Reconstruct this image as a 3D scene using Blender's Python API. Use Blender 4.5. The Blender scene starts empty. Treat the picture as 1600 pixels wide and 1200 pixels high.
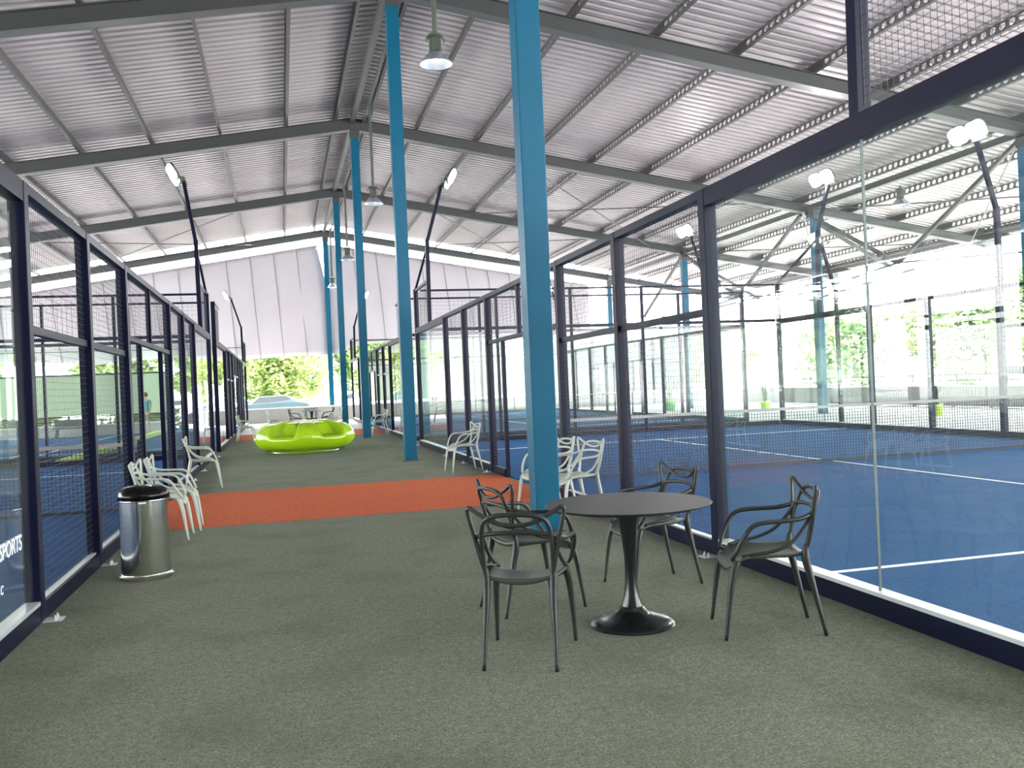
import bpy, bmesh, math, random
from mathutils import Vector, Matrix
random.seed(7)
S = bpy.context.scene
COL = S.collection
PI = math.pi

# ------------------------------------------------------------------ camera
YAW, PITCH, ROLL, CH, FPX = 0.24832, -0.0004, -0.0430, 1.4805, 1417.6
cd = bpy.data.cameras.new('camera'); cam = bpy.data.objects.new('camera', cd); COL.objects.link(cam)
F = Vector((math.sin(YAW)*math.cos(PITCH), math.cos(YAW)*math.cos(PITCH), math.sin(PITCH)))
R0 = Vector((math.cos(YAW), -math.sin(YAW), 0)); U0 = R0.cross(F)
Rv = math.cos(ROLL)*R0 + math.sin(ROLL)*U0; Uv = -math.sin(ROLL)*R0 + math.cos(ROLL)*U0
M = Matrix((Rv, Uv, -F)).transposed().to_4x4(); M.translation = Vector((0, 0, CH))
cam.matrix_world = M
cd.sensor_width = 36; cd.lens = FPX/1600*36; cd.clip_end = 400; cd.clip_start = 0.05
S.camera = cam

# ------------------------------------------------------------------ world, sun, exposure
W = bpy.data.worlds.new('world'); S.world = W; W.use_nodes = True
nt = W.node_tree; bg = nt.nodes['Background']
tc = nt.nodes.new('ShaderNodeTexCoord'); sp = nt.nodes.new('ShaderNodeSeparateXYZ'); cr = nt.nodes.new('ShaderNodeValToRGB')
nt.links.new(tc.outputs['Generated'], sp.inputs[0]); nt.links.new(sp.outputs['Z'], cr.inputs[0]); nt.links.new(cr.outputs[0], bg.inputs[0])
cr.color_ramp.elements[0].color = (1.0, 0.99, 1.0, 1); cr.color_ramp.elements[1].color = (0.80, 0.89, 1.0, 1)
bg.inputs[1].default_value = 2.6
sl = bpy.data.lights.new('sun', 'SUN'); sl.energy = 5.5; sl.angle = 0.02; sl.color = (1, 0.96, 0.88)
sun = bpy.data.objects.new('sun', sl); COL.objects.link(sun)
sun.rotation_euler = (math.radians(-24), math.radians(22), 0)
S.view_settings.view_transform = 'Standard'; S.view_settings.look = 'None'
S.view_settings.gamma = 1; S.view_settings.use_curve_mapping = False
S.view_settings.exposure = 2.7
S.cycles.transparent_max_bounces = 40
S.cycles.max_bounces = 8; S.cycles.diffuse_bounces = 5; S.cycles.glossy_bounces = 4

# ------------------------------------------------------------------ materials
def mat(name, col, rough=0.6, metal=0.0, noise=0.0, nscale=8.0, bump=0.0, bscale=40.0, coat=0.0, spec=0.5, ntype='noise'):
    m = bpy.data.materials.new(name); m.use_nodes = True
    n = m.node_tree.nodes; l = m.node_tree.links; b = n['Principled BSDF']
    b.inputs['Roughness'].default_value = rough; b.inputs['Metallic'].default_value = metal
    b.inputs['Specular IOR Level'].default_value = spec
    if coat: b.inputs['Coat Weight'].default_value = coat; b.inputs['Coat Roughness'].default_value = 0.05
    t = n.new('ShaderNodeTexCoord')
    nz = n.new('ShaderNodeTexNoise'); nz.inputs['Scale'].default_value = nscale; nz.inputs['Detail'].default_value = 6
    l.new(t.outputs['Object'], nz.inputs['Vector'])
    mx = n.new('ShaderNodeMix'); mx.data_type = 'RGBA'
    c = Vector(col)
    mx.inputs[6].default_value = (*(c*(1-noise)), 1); mx.inputs[7].default_value = (*(c*(1+noise)), 1)
    l.new(nz.outputs['Fac'], mx.inputs[0]); l.new(mx.outputs[2], b.inputs['Base Color'])
    if bump:
        nb = n.new('ShaderNodeTexNoise'); nb.inputs['Scale'].default_value = bscale; nb.inputs['Detail'].default_value = 4
        l.new(t.outputs['Object'], nb.inputs['Vector'])
        bp = n.new('ShaderNodeBump'); bp.inputs['Strength'].default_value = bump; bp.inputs['Distance'].default_value = 0.01
        l.new(nb.outputs['Fac'], bp.inputs['Height']); l.new(bp.outputs[0], b.inputs['Normal'])
    return m
def emis(name, col, s):
    m = bpy.data.materials.new(name); m.use_nodes = True
    b = m.node_tree.nodes['Principled BSDF']; b.inputs['Base Color'].default_value = (.9, .9, .9, 1)
    b.inputs['Emission Color'].default_value = (*col, 1); b.inputs['Emission Strength'].default_value = s
    return m
def glassmat(name, tint, refl=1.0, haze=0.0):
    m = bpy.data.materials.new(name); m.use_nodes = True
    n = m.node_tree.nodes; l = m.node_tree.links; n.remove(n['Principled BSDF']); out = n['Material Output']
    tr = n.new('ShaderNodeBsdfTransparent'); tr.inputs[0].default_value = (*tint, 1)
    gl = n.new('ShaderNodeBsdfGlossy'); gl.inputs['Roughness'].default_value = 0.01
    fr = n.new('ShaderNodeFresnel'); fr.inputs[0].default_value = 1.5
    geo = n.new('ShaderNodeNewGeometry')
    ml = n.new('ShaderNodeMath'); ml.operation = 'MULTIPLY'; ml.inputs[1].default_value = refl; l.new(fr.outputs[0], ml.inputs[0])
    # only the outer face of the slab reflects once
    inv = n.new('ShaderNodeMath'); inv.operation = 'SUBTRACT'; inv.inputs[0].default_value = 1; l.new(geo.outputs['Backfacing'], inv.inputs[1])
    m2 = n.new('ShaderNodeMath'); m2.operation = 'MULTIPLY'; l.new(ml.outputs[0], m2.inputs[0]); l.new(inv.outputs[0], m2.inputs[1])
    mx = n.new('ShaderNodeMixShader'); l.new(m2.outputs[0], mx.inputs[0]); l.new(tr.outputs[0], mx.inputs[1]); l.new(gl.outputs[0], mx.inputs[2])
    last = mx
    if haze:
        df = n.new('ShaderNodeBsdfDiffuse'); df.inputs[0].default_value = (.8, .85, .85, 1)
        nz = n.new('ShaderNodeTexNoise'); nz.inputs['Scale'].default_value = 1.3
        t = n.new('ShaderNodeTexCoord'); l.new(t.outputs['Object'], nz.inputs['Vector'])
        mh = n.new('ShaderNodeMath'); mh.operation = 'MULTIPLY'; mh.inputs[1].default_value = haze; l.new(nz.outputs['Fac'], mh.inputs[0])
        mz = n.new('ShaderNodeMixShader'); l.new(mh.outputs[0], mz.inputs[0]); l.new(mx.outputs[0], mz.inputs[1]); l.new(df.outputs[0], mz.inputs[2]); last = mz
    l.new(last.outputs[0], out.inputs[0])
    return m

MT = {}
MT['navy'] = mat('navy painted steel', (0.0032, 0.0042, 0.018), 0.40, 0.0, 0.15, spec=0.14)
MT['wire'] = mat('mesh wire', (0.035, 0.038, 0.055), 0.5, 0.2)
MT['blue_col'] = mat('blue column paint', (0.003, 0.088, 0.155), 0.38, 0.0, 0.08, 1.5, spec=0.2)
MT['steel'] = mat('grey primed steel', (0.042, 0.045, 0.045), 0.5, 0.0, 0.15, 1.2)
MT['purlin'] = mat('dull galvanised steel', (0.066, 0.065, 0.063), 0.55, 0.1, 0.15, 2.0)
MT['roof'] = mat('corrugated roof sheet', (0.36, 0.325, 0.325), 0.45, 0.15, 0.12, 0.6)
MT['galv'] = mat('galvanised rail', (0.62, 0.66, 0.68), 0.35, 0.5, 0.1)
MT['concrete'] = mat('pale concrete', (0.58, 0.56, 0.54), 0.8, 0, 0.12, 0.7)
MT['wall'] = mat('grey plastered wall', (0.30, 0.29, 0.28), 0.85, 0, 0.15, 1.0)
MT['tarp'] = mat('white tarpaulin', (0.47, 0.44, 0.465), 0.7, 0, 0.05, 0.8)
MT['seam'] = mat('tarpaulin seam', (0.25, 0.24, 0.26), 0.7)
MT['joint'] = mat('grey silicone joint', (0.10, 0.12, 0.125), 0.5)
MT['seam_pale'] = mat('off white net tape', (0.30, 0.29, 0.27), 0.7)
MT['shed'] = mat('grey green shed cladding', (0.026, 0.034, 0.028), 0.7, 0, 0.2, 1.2)  # tone of the panels reflected in the court glass, put into the wall
MT['screen'] = mat('pale screen fabric', (0.38, 0.46, 0.30), 0.7, 0, 0.06, 0.9)
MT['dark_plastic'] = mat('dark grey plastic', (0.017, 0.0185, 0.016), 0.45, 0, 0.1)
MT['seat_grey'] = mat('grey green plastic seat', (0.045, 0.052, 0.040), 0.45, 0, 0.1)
MT['white_plastic'] = mat('off white plastic', (0.40, 0.43, 0.37), 0.45, 0, 0.05)
MT['table_top'] = mat('dark wood grain laminate', (0.026, 0.023, 0.022), 0.5, 0, 0.45, 5.0, spec=0.3)
MT['black_metal'] = mat('black gloss metal', (0.010, 0.011, 0.012), 0.22, 0.0, 0.1)
MT['chrome'] = mat('brushed stainless steel', (0.60, 0.60, 0.55), 0.13, 1.0, 0.04)
MT['lid'] = mat('black gloss lid', (0.004, 0.004, 0.004), 0.16, 0, 0, spec=0.2)
MT['lime'] = mat('lime glossy moulding', (0.34, 0.54, 0.003), 0.14, 0, 0.04, 1.5, coat=0.5)
MT['lime_matt'] = mat('lime paint', (0.40, 0.50, 0.06), 0.6, 0, 0.15, 3)
MT['white'] = mat('white paint', (0.80, 0.80, 0.80), 0.6)
MT['decal'] = mat('white vinyl lettering', (0.75, 0.78, 0.80), 0.5)
MT['net'] = mat('black net cord', (0.012, 0.016, 0.022), 0.7)
MT['lamp_green'] = mat('grey green lamp housing', (0.070, 0.085, 0.065), 0.5, 0.2)
MT['alu'] = mat('spun aluminium shade', (0.55, 0.60, 0.66), 0.25, 0.8)
MT['led'] = emis('LED lens', (1.0, 0.98, 1.0), 40)
MT['bulb'] = emis('lit bulb', (1.0, 0.98, 0.95), 25)
MT['bark'] = mat('bark', (0.12, 0.09, 0.06), 0.9, 0, 0.3, 6)
MT['skin'] = mat('skin', (0.35, 0.19, 0.12), 0.6)
MT['teal'] = mat('teal shirt', (0.02, 0.20, 0.21), 0.8, 0, 0.1)
MT['shorts'] = mat('grey shorts', (0.16, 0.16, 0.15), 0.8)
MT['hair'] = mat('dark hair', (0.02, 0.015, 0.01), 0.7)
MT['car_white'] = mat('white car paint', (0.75, 0.75, 0.76), 0.25, 0, 0, coat=0.5)
MT['car_teal'] = mat('blue green car paint', (0.015, 0.045, 0.055), 0.35, 0, 0, coat=0.5)
MT['car_glass'] = mat('dark car glass', (0.02, 0.03, 0.035), 0.08)
MT['rubber'] = mat('rubber', (0.015, 0.015, 0.015), 0.8)
MT['green_pot'] = mat('green plastic pot', (0.10, 0.35, 0.08), 0.5)
MT['glass'] = glassmat('court glass', (0.93, 0.97, 0.95), 1.25, 0.035)

def leafmat(name, c1, c2):
    m = bpy.data.materials.new(name); m.use_nodes = True
    n = m.node_tree.nodes; l = m.node_tree.links; n.remove(n['Principled BSDF']); out = n['Material Output']
    d = n.new('ShaderNodeBsdfDiffuse'); t = n.new('ShaderNodeBsdfTranslucent'); mx = n.new('ShaderNodeMixShader'); mx.inputs[0].default_value = .4
    nz = n.new('ShaderNodeTexNoise'); nz.inputs['Scale'].default_value = 0.9; tcn = n.new('ShaderNodeTexCoord'); l.new(tcn.outputs['Object'], nz.inputs[0])
    rp = n.new('ShaderNodeValToRGB'); rp.color_ramp.elements[0].color = (*c1, 1); rp.color_ramp.elements[1].color = (*c2, 1)
    rp.color_ramp.elements[0].position = .35; rp.color_ramp.elements[1].position = .65
    l.new(nz.outputs['Fac'], rp.inputs[0]); l.new(rp.outputs[0], d.inputs[0]); l.new(rp.outputs[0], t.inputs[0])
    l.new(d.outputs[0], mx.inputs[1]); l.new(t.outputs[0], mx.inputs[2]); l.new(mx.outputs[0], out.inputs[0])
    return m
MT['leaf'] = leafmat('foliage', (0.13, 0.20, 0.055), (0.42, 0.48, 0.20))
MT['leaf_pale'] = leafmat('pale sunlit foliage', (0.14, 0.21, 0.09), (0.50, 0.54, 0.34))  # outdoor overexposure lightened into the leaf colour
MT['leaf_dark'] = leafmat('deep green foliage', (0.05, 0.10, 0.03), (0.17, 0.24, 0.09))

# carpet: needle felt with flecks, worn brownish patches
def carpet_mat(name, base, fleck, dirt, amt):
    m = bpy.data.materials.new(name); m.use_nodes = True
    n = m.node_tree.nodes; l = m.node_tree.links; b = n['Principled BSDF']; b.inputs['Roughness'].default_value = .95; b.inputs['Specular IOR Level'].default_value = .15
    t = n.new('ShaderNodeTexCoord')
    a = n.new('ShaderNodeTexNoise'); a.inputs['Scale'].default_value = 80; a.inputs['Detail'].default_value = 3; a.inputs['Roughness'].default_value = .8
    c = n.new('ShaderNodeTexNoise'); c.inputs['Scale'].default_value = 1.6; c.inputs['Detail'].default_value = 5
    e = n.new('ShaderNodeTexNoise'); e.inputs['Scale'].default_value = 22; e.inputs['Detail'].default_value = 5; e.inputs['Roughness'].default_value = .75
    for x in (a, c, e): l.new(t.outputs['Object'], x.inputs['Vector'])
    r1 = n.new('ShaderNodeValToRGB'); r1.color_ramp.elements[0].position = .36; r1.color_ramp.elements[1].position = .64
    r1.color_ramp.elements[0].color = (*base, 1); r1.color_ramp.elements[1].color = (*fleck, 1)
    l.new(a.outputs['Fac'], r1.inputs[0])
    r3 = n.new('ShaderNodeValToRGB'); r3.color_ramp.elements[0].position = .38; r3.color_ramp.elements[1].position = .62
    r3.color_ramp.elements[0].color = (.80, .80, .80, 1); r3.color_ramp.elements[1].color = (1.15, 1.15, 1.15, 1)
    l.new(e.outputs['Fac'], r3.inputs[0])
    ml = n.new('ShaderNodeMix'); ml.data_type = 'RGBA'; ml.blend_type = 'MULTIPLY'; ml.inputs[0].default_value = 1
    l.new(r1.outputs[0], ml.inputs[6]); l.new(r3.outputs[0], ml.inputs[7])
    r2 = n.new('ShaderNodeValToRGB'); r2.color_ramp.elements[0].position = .48; r2.color_ramp.elements[1].position = .66
    l.new(c.outputs['Fac'], r2.inputs[0])
    mm = n.new('ShaderNodeMath'); mm.operation = 'MULTIPLY'; mm.inputs[1].default_value = amt; l.new(r2.outputs[0], mm.inputs[0])
    mx = n.new('ShaderNodeMix'); mx.data_type = 'RGBA'; l.new(mm.outputs[0], mx.inputs[0]); l.new(ml.outputs[2], mx.inputs[6]); mx.inputs[7].default_value = (*dirt, 1)
    l.new(mx.outputs[2], b.inputs['Base Color'])
    bp = n.new('ShaderNodeBump'); bp.inputs['Strength'].default_value = .5; bp.inputs['Distance'].default_value = .006
    l.new(a.outputs['Fac'], bp.inputs['Height']); l.new(bp.outputs[0], b.inputs['Normal'])
    return m
MT['carpet'] = carpet_mat('grey green needle felt', (0.100, 0.112, 0.080), (0.270, 0.295, 0.220), (0.085, 0.082, 0.052), .28)
MT['orange'] = carpet_mat('orange needle felt', (0.46, 0.095, 0.030), (0.64, 0.150, 0.060), (0.40, 0.11, 0.06), .2)
MT['court'] = carpet_mat('blue court turf', (0.006, 0.060, 0.185), (0.012, 0.096, 0.262), (0.025, 0.115, 0.25), .35)

# ------------------------------------------------------------------ mesh helpers
class MB:
    def __init__(s): s.v = []; s.f = []
    def box(s, x0, x1, y0, y1, z0, z1):
        b = len(s.v)
        s.v += [(x0,y0,z0),(x1,y0,z0),(x1,y1,z0),(x0,y1,z0),(x0,y0,z1),(x1,y0,z1),(x1,y1,z1),(x0,y1,z1)]
        for q in ((0,3,2,1),(4,5,6,7),(0,1,5,4),(1,2,6,5),(2,3,7,6),(3,0,4,7)): s.f.append(tuple(b+i for i in q))
        return s
    def bar(s, a, c, w, h=None, up=(0,0,1)):
        """rectangular bar between two points, w across, h along up"""
        h = h or w; a = Vector(a); c = Vector(c); d = (c-a).normalized(); u = Vector(up)
        if abs(d.dot(u)) > .99: u = Vector((0,1,0))
        r = d.cross(u).normalized()*w/2; u = r.cross(d).normalized()*h/2; b = len(s.v)
        for p in (a, c):
            for q in (-r-u, r-u, r+u, -r+u): s.v.append(tuple(p+q))
        for q in ((0,1,2,3),(7,6,5,4),(0,4,5,1),(1,5,6,2),(2,6,7,3),(3,7,4,0)): s.f.append(tuple(b+i for i in q))
        return s
    def tube(s, pts, rad, n=8, cap=True, flat=1.0):
        pts = [Vector(p) for p in pts]; k = len(pts)
        rad = rad if isinstance(rad, (list, tuple)) else [rad]*k
        t0 = (pts[1]-pts[0]).normalized(); ref = Vector((0,0,1)) if abs(t0.z) < .9 else Vector((0,1,0))
        u = t0.cross(ref).normalized(); b = len(s.v)
        for i, p in enumerate(pts):
            t = (pts[min(i+1,k-1)]-pts[max(i-1,0)]).normalized()
            u = (u - t*u.dot(t)).normalized(); w = t.cross(u)
            for j in range(n):
                a = 2*PI*j/n; s.v.append(tuple(p + (u*math.cos(a) + w*math.sin(a)*flat)*rad[i]))
        for i in range(k-1):
            for j in range(n):
                j2 = (j+1) % n; s.f.append((b+i*n+j, b+i*n+j2, b+(i+1)*n+j2, b+(i+1)*n+j))
        if cap:
            s.f.append(tuple(b+j for j in range(n))[::-1]); s.f.append(tuple(b+(k-1)*n+j for j in range(n)))
        return s
    def lathe(s, prof, n=32, c=(0,0), cap=True):
        b = len(s.v)
        for r, z in prof:
            for j in range(n):
                a = 2*PI*j/n; s.v.append((c[0]+r*math.cos(a), c[1]+r*math.sin(a), z))
        for i in range(len(prof)-1):
            for j in range(n):
                j2 = (j+1) % n; s.f.append((b+i*n+j, b+i*n+j2, b+(i+1)*n+j2, b+(i+1)*n+j))
        if cap:
            s.f.append(tuple(b+j for j in range(n))[::-1]); s.f.append(tuple(b+(len(prof)-1)*n+j for j in range(n)))
        return s
    def build(s, name, m, parent=None, smooth=False, bevel=0.0, loc=None):
        me = bpy.data.meshes.new(name); me.from_pydata(s.v, [], s.f); me.update()
        if smooth:
            for p in me.polygons: p.use_smooth = True
        o = bpy.data.objects.new(name, me); COL.objects.link(o)
        me.materials.append(MT[m] if isinstance(m, str) else m)
        if bevel:
            md = o.modifiers.new('b', 'BEVEL'); md.width = bevel; md.segments = 2; md.limit_method = 'ANGLE'
        if parent: o.parent = parent
        if loc: o.location = loc
        return o
def tag(o, label, cat, group=None, kind=None):
    o['label'] = label; o['category'] = cat
    if group: o['group'] = group
    if kind: o['kind'] = kind
    return o
def empty(name, loc=(0,0,0), rz=0.0, **k):
    o = bpy.data.objects.new(name, None); COL.objects.link(o); o.location = loc; o.rotation_euler = (0,0,rz); o.empty_display_size = .1
    return o
def struct(o): o['kind'] = 'structure'; return o
KIDS = {}
def kids(o): return [c for c in bpy.data.objects if c.parent == o]
def copy_tree(o, parent=None):
    c = o.copy(); COL.objects.link(c); c.parent = parent
    for ch in kids(o): copy_tree(ch, c)
    return c
def crv(pts, n=6):
    """Catmull-Rom through the points"""
    P = [Vector(p) for p in pts]; P = [P[0]*2-P[1]] + P + [P[-1]*2-P[-2]]; out = []
    for i in range(1, len(P)-2):
        for k in range(n):
            t = k/n; a, b, c, d = P[i-1:i+3]
            out.append(.5*((2*b) + (c-a)*t + (2*a-5*b+4*c-d)*t*t + (3*b-a-3*c+d)*t**3))
    out.append(P[-2]); return out
def smoothfix(o, ang=40):
    for p in o.data.polygons: p.use_smooth = True
    try: o.data.set_sharp_from_angle(angle=math.radians(ang))
    except Exception: pass
    return o

XL, XR = -1.69, 3.43           # aisle fences
SP = 2.05                      # post spacing
S1, S2 = 2.70, 25.30           # court starts along Y
CW, CL = 5*SP, 10*SP
XC = 2.50                      # blue columns, ridge
FR = [-1.12, 8.73, 18.57, 28.42, 38.27, 48.11]
RZ0, RS = 10.12, 0.163          # roof sheet underside at the ridge, slope
def roofz(x): return RZ0 - RS*abs(x-2.45)

# ------------------------------------------------------------------ ground and floors
g = struct(MB().box(-70, 90, -30, 120, -.30, -.02).build('floor', 'concrete'))
c_ = struct(MB().box(XL-.0, XR+.0, -6.5, 35.2, -.02, .0).build('floor_carpet', 'carpet'))
struct(MB().box(XR, XR+10.6, S1+CL+.05, S2-.05, -.02, -.001).build('floor_carpet_strip', 'carpet'))
struct(MB().box(XL-10.6, XL, S1+CL+.05, S2-.05, -.02, -.001).build('floor_carpet_strip', 'carpet'))
tag(MB().box(XL+.06, XR-.06, 10.85, 14.55, .0, .004).build('orange_carpet', 'orange'),
    'orange carpet strip crossing the grey aisle just behind the stainless bin', 'carpet', 'orange cross strips')
tag(MB().box(XL+.06, XR-.06, 30.9, 34.6, .001, .005).build('orange_carpet', 'orange'),
    'distant orange carpet strip crossing behind the lime sofa', 'carpet', 'orange cross strips')
bpy.data.objects['orange_carpet.001'].data.name = 'orange_carpet_far'

def court_floor(x0, s, name_lab):
    f = struct(MB().box(x0, x0+CW, s, s+CL, -.02, .004).build('floor_court', 'court'))
    m = MB(); yn = s+CL/2; lz = .008; h = .0045
    for sg in (-1, 1):
        y = yn+sg*7.1; m.box(x0+.05, x0+CW-.05, y-.028, y+.028, h, lz)
    m.box(x0+CW/2-.028, x0+CW/2+.028, yn-7.3, yn+7.3, h, lz)
    m.build('court_lines', 'white', f)
    return f
court_floor(XR+.06, S1, '')
court_floor(XR+.06, S2, '')
court_floor(XL-CW-.06, S1, '')
court_floor(XL-CW-.06, S2, '')
for (x0, s) in ((XR+.06, S1),):
    pass

# ------------------------------------------------------------------ fences
def wire_mesh(w, h, name, pitch=.052, t=.0023):
    """welded mesh panel in local YZ, origin at lower corner"""
    m = MB(); n = int(w/pitch); k = int(h/pitch)
    for i in range(n+1):
        y = i*w/n; m.box(-t/2, t/2, y-t/2, y+t/2, 0, h)
    for j in range(k+1):
        z = j*h/k; m.box(t*.5, t*1.5, 0, w, z-t/2, z+t/2)
    me = bpy.data.meshes.new(name); me.from_pydata(m.v, [], m.f); me.materials.append(MT['wire']); return me
def glass_mesh(w, h, name):
    m = MB().box(-.006, .006, .006, w-.006, 0, h)
    me = bpy.data.meshes.new(name); me.from_pydata(m.v, [], m.f); me.materials.append(MT['glass']); return me
ME = {'mesh3': wire_mesh(SP-.10, 2.83, 'mesh3'), 'mesh1': wire_mesh(SP-.10, .84, 'mesh1'), 'glass': glass_mesh(SP, 2.74, 'glass'),
      'mesh3f': wire_mesh(SP-.10, 2.83, 'mesh3f', .104, .0030), 'mesh1f': wire_mesh(SP-.10, .84, 'mesh1f', .104, .0030),
      'top': wire_mesh(SP-.10, .70, 'top')}
def inst(name, me, parent, loc, rz=0):
    o = bpy.data.objects.new(name, me); COL.objects.link(o); o.parent = parent; o.location = loc; o.rotation_euler = (0,0,rz); return o
def foot(parent, x, y, sgn):
    m = MB(); m.box(x, x+sgn*.12, y-.06, y+.06, .0, .008) if sgn > 0 else m.box(x+sgn*.12, x, y-.06, y+.06, .0, .008)
    for dy in (-.035, .035): m.lathe([(.012,.008),(.012,.026),(.007,.026),(.007,.040)], 8, (x+sgn*.075, y+dy))
    m.build('foot_plate', 'galv', parent)

def side_fence(x, s, aisle, label, far=False, detail=True, ks=None):
    """aisle: +1 when the aisle lies on the +x side; fence runs along Y from s"""
    root = empty('court_fence', (x, s, 0)); tag(root, label, 'fence')
    P = .055
    for k in ([0,2,3,4,6,7,8,10]):
        z1 = 4.0 if k in (0,10) else 3.0
        y = k*SP
        MB().box(-P, P, y-P, y+P, 0, z1).build('post', 'navy', root, bevel=.006)
        if detail and k not in (0,): foot(root, aisle*P, y, aisle)
    # top beams: deep over glass, slim over mesh
    for a, b, hh in ((0,2,.145),(2,8,.07),(8,10,.145)):
        MB().box(-.05, .05, a*SP+P, b*SP-P, 3.0-hh, 3.0).build('top_beam', 'navy', root)
    for a in (0, 9):
        MB().box(-.03, .03, a*SP+P, (a+1)*SP-P*.9, 3.94, 4.0).build('top_beam', 'navy', root)
        inst('mesh_panel', ME['mesh1'], root, (0, a*SP+.05, 3.05))
    # base rail; sky reflection on its top built as a pale strip
    for a, b in ((0,2),(2,3),(3,4),(6,7),(7,8),(8,10)):
        MB().box(-.05, .05, a*SP+P, b*SP-P, 0, .12).build('base_rail', 'navy', root)
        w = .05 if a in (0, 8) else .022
        MB().box(-aisle*.05-.0 if aisle < 0 else -w, w if aisle < 0 else .05, a*SP+P, b*SP-P, .12, .128).build('rail_sheen_strip', 'galv', root) if False else \
        MB().box(-w, w, a*SP+P, b*SP-P, .12, .145 if a in (0,8) else .132).build('rail_sheen_strip', 'galv', root)
    for a in (0,1,8,9):
        inst('glass_panel', ME['glass'], root, (0, a*SP, .13))
    for a in (1,9):
        MB().box(-.008, .008, a*SP-.004, a*SP+.004, .14, 2.86).build('glass_joint', 'joint', root)
    for a in (2,3,6,7):
        inst('mesh_panel', ME['mesh3'], root, (0, a*SP+.05, .12))
    for a in (2,3):
        MB().box(-.025, .025, a*SP+P, (a+1)*SP-P, 1.97, 2.03).build('mid_rail', 'navy', root)
    # middle bay with the two openings beside the net
    for a in (4,5):
        inst('mesh_panel', ME['top'], root, (0, a*SP+.05, 2.23))
    MB().box(-.03, .03, 5*SP-.03, 5*SP+.03, 2.22, 2.93).build('hanging_post', 'navy', root)
    MB().box(-.03, .03, 4*SP+P, 6*SP-P, 2.16, 2.22).build('lintel', 'navy', root)
    for y in (4.54*SP, 5.52*SP):
        MB().box(-.03, .03, y-.03, y+.03, 0, 2.16).build('door_jamb', 'navy', root)
    for a, b in ((4*SP+P, 4.54*SP-.03), (5.52*SP+.03, 6*SP-P)):
        me = wire_mesh(b-a, 2.02, 'door_mesh'); inst('mesh_panel', me, root, (0, a, .13))
        MB().box(-.04, .04, a, b, 0, .12).build('base_rail', 'navy', root)
    return root

def end_fence(x0, y, label, far=False):
    root = empty('back_fence', (x0, y, 0)); tag(root, label, 'fence')
    P = .05
    for k in range(1, 5):
        MB().box(k*SP-.03, k*SP+.03, -P, P, 0, 4.0).build('post', 'navy', root)
    MB().box(.06, CW-.06, -.04, .04, 2.92, 3.0).build('top_beam', 'navy', root)
    MB().box(.06, CW-.06, -.03, .03, 3.95, 4.0).build('top_beam', 'navy', root)
    MB().box(.06, CW-.06, -.05, .05, 0, .12).build('base_rail', 'navy', root)
    for k in range(5):
        o = inst('glass_panel', ME['glass'], root, (k*SP, 0, .13), -PI/2)
        o2 = inst('mesh_panel', ME['mesh1f'], root, (k*SP+.05, 0, 3.05), -PI/2)
    return root

side_fence(XR, S1, -1, 'nearest glass and wire mesh court fence on the right, beside the round table')
side_fence(XL, S1, 1, 'nearest court fence on the left, behind the stainless bin and white chairs')
side_fence(XR, S2, -1, 'distant right aisle fence of navy posts past the blue columns', detail=False)
side_fence(XL, S2, 1, 'distant left aisle fence of navy posts past the lime sofa', detail=False)
side_fence(XR+CW+.12, S1, 1, 'outer court fence in front of the bright open side, behind the right hand net', detail=False)
side_fence(XR+CW+.12, S2, 1, 'outer court fence farther away beyond the right court corner', detail=False)
side_fence(XL-CW-.12, S1, -1, 'outer fence on the far side of the left blue court', detail=False)
end_fence(XR+.06, S1+CL, 'back fence closing the far end of the near right court')
end_fence(XR+.06, S2, 'back fence facing the near right court across the carpet gap')
end_fence(XL-CW-.06, S1+CL, 'back fence closing the far end of the near left court')
end_fence(XL-CW-.06, S2, 'back fence facing the near left court across the carpet gap')
end_fence(XR+.06, S2+CL, 'last back fence at the far end of the distant right court')

# ------------------------------------------------------------------ nets
def net(x0, y, label):
    root = empty('tennis_net', (x0+CW/2, y, 0)); tag(root, label, 'net')
    m = MB(); t = .0058; w = CW-.3; h = .78; n = int(w/.05)
    for i in range(n+1):
        x = -w/2+i*w/n; m.box(x-t/2, x+t/2, -t/2, t/2, .05, .86)
    for j in range(17):
        z = .05+j*h/16; m.box(-w/2, w/2, -t/2, t/2, z-t/2, z+t/2)
    m.build('netting', 'net', root)
    MB().box(-w/2, w/2, -.008, .008, .87, .915).build('top_band', 'seam_pale', root)
    MB().box(-w/2, w/2, -.006, .006, .012, .05).build('bottom_cord', 'net', root)
    for sg in (-1, 1):
        p = MB().box(sg*(w/2+.05)-.04, sg*(w/2+.05)+.04, -.04, .04, .004, .95).build('post', 'navy', root, bevel=.005)
        x_ = sg*(w/2+.05)
        gm = MB(); gm.v = [(x_-.02,-.26,.004),(x_+.02,-.26,.004),(x_-.02,.26,.004),(x_+.02,.26,.004),(x_-.02,.04,.42),(x_+.02,.04,.42),(x_-.02,-.04,.42),(x_+.02,-.04,.42)]
        gm.f = [(0,2,3,1),(4,6,7,5),(0,1,7,6),(2,4,5,3),(0,6,4,2),(1,3,5,7)]; gm.build('gusset', 'navy', root)
    return root
net(XR+.06, S1+CL/2, 'net with pale top band across the near right court')
net(XR+.06, S2+CL/2, 'net across the distant right court')
net(XL-CW-.06, S1+CL/2, 'net with pale top band across the near left court')

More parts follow.
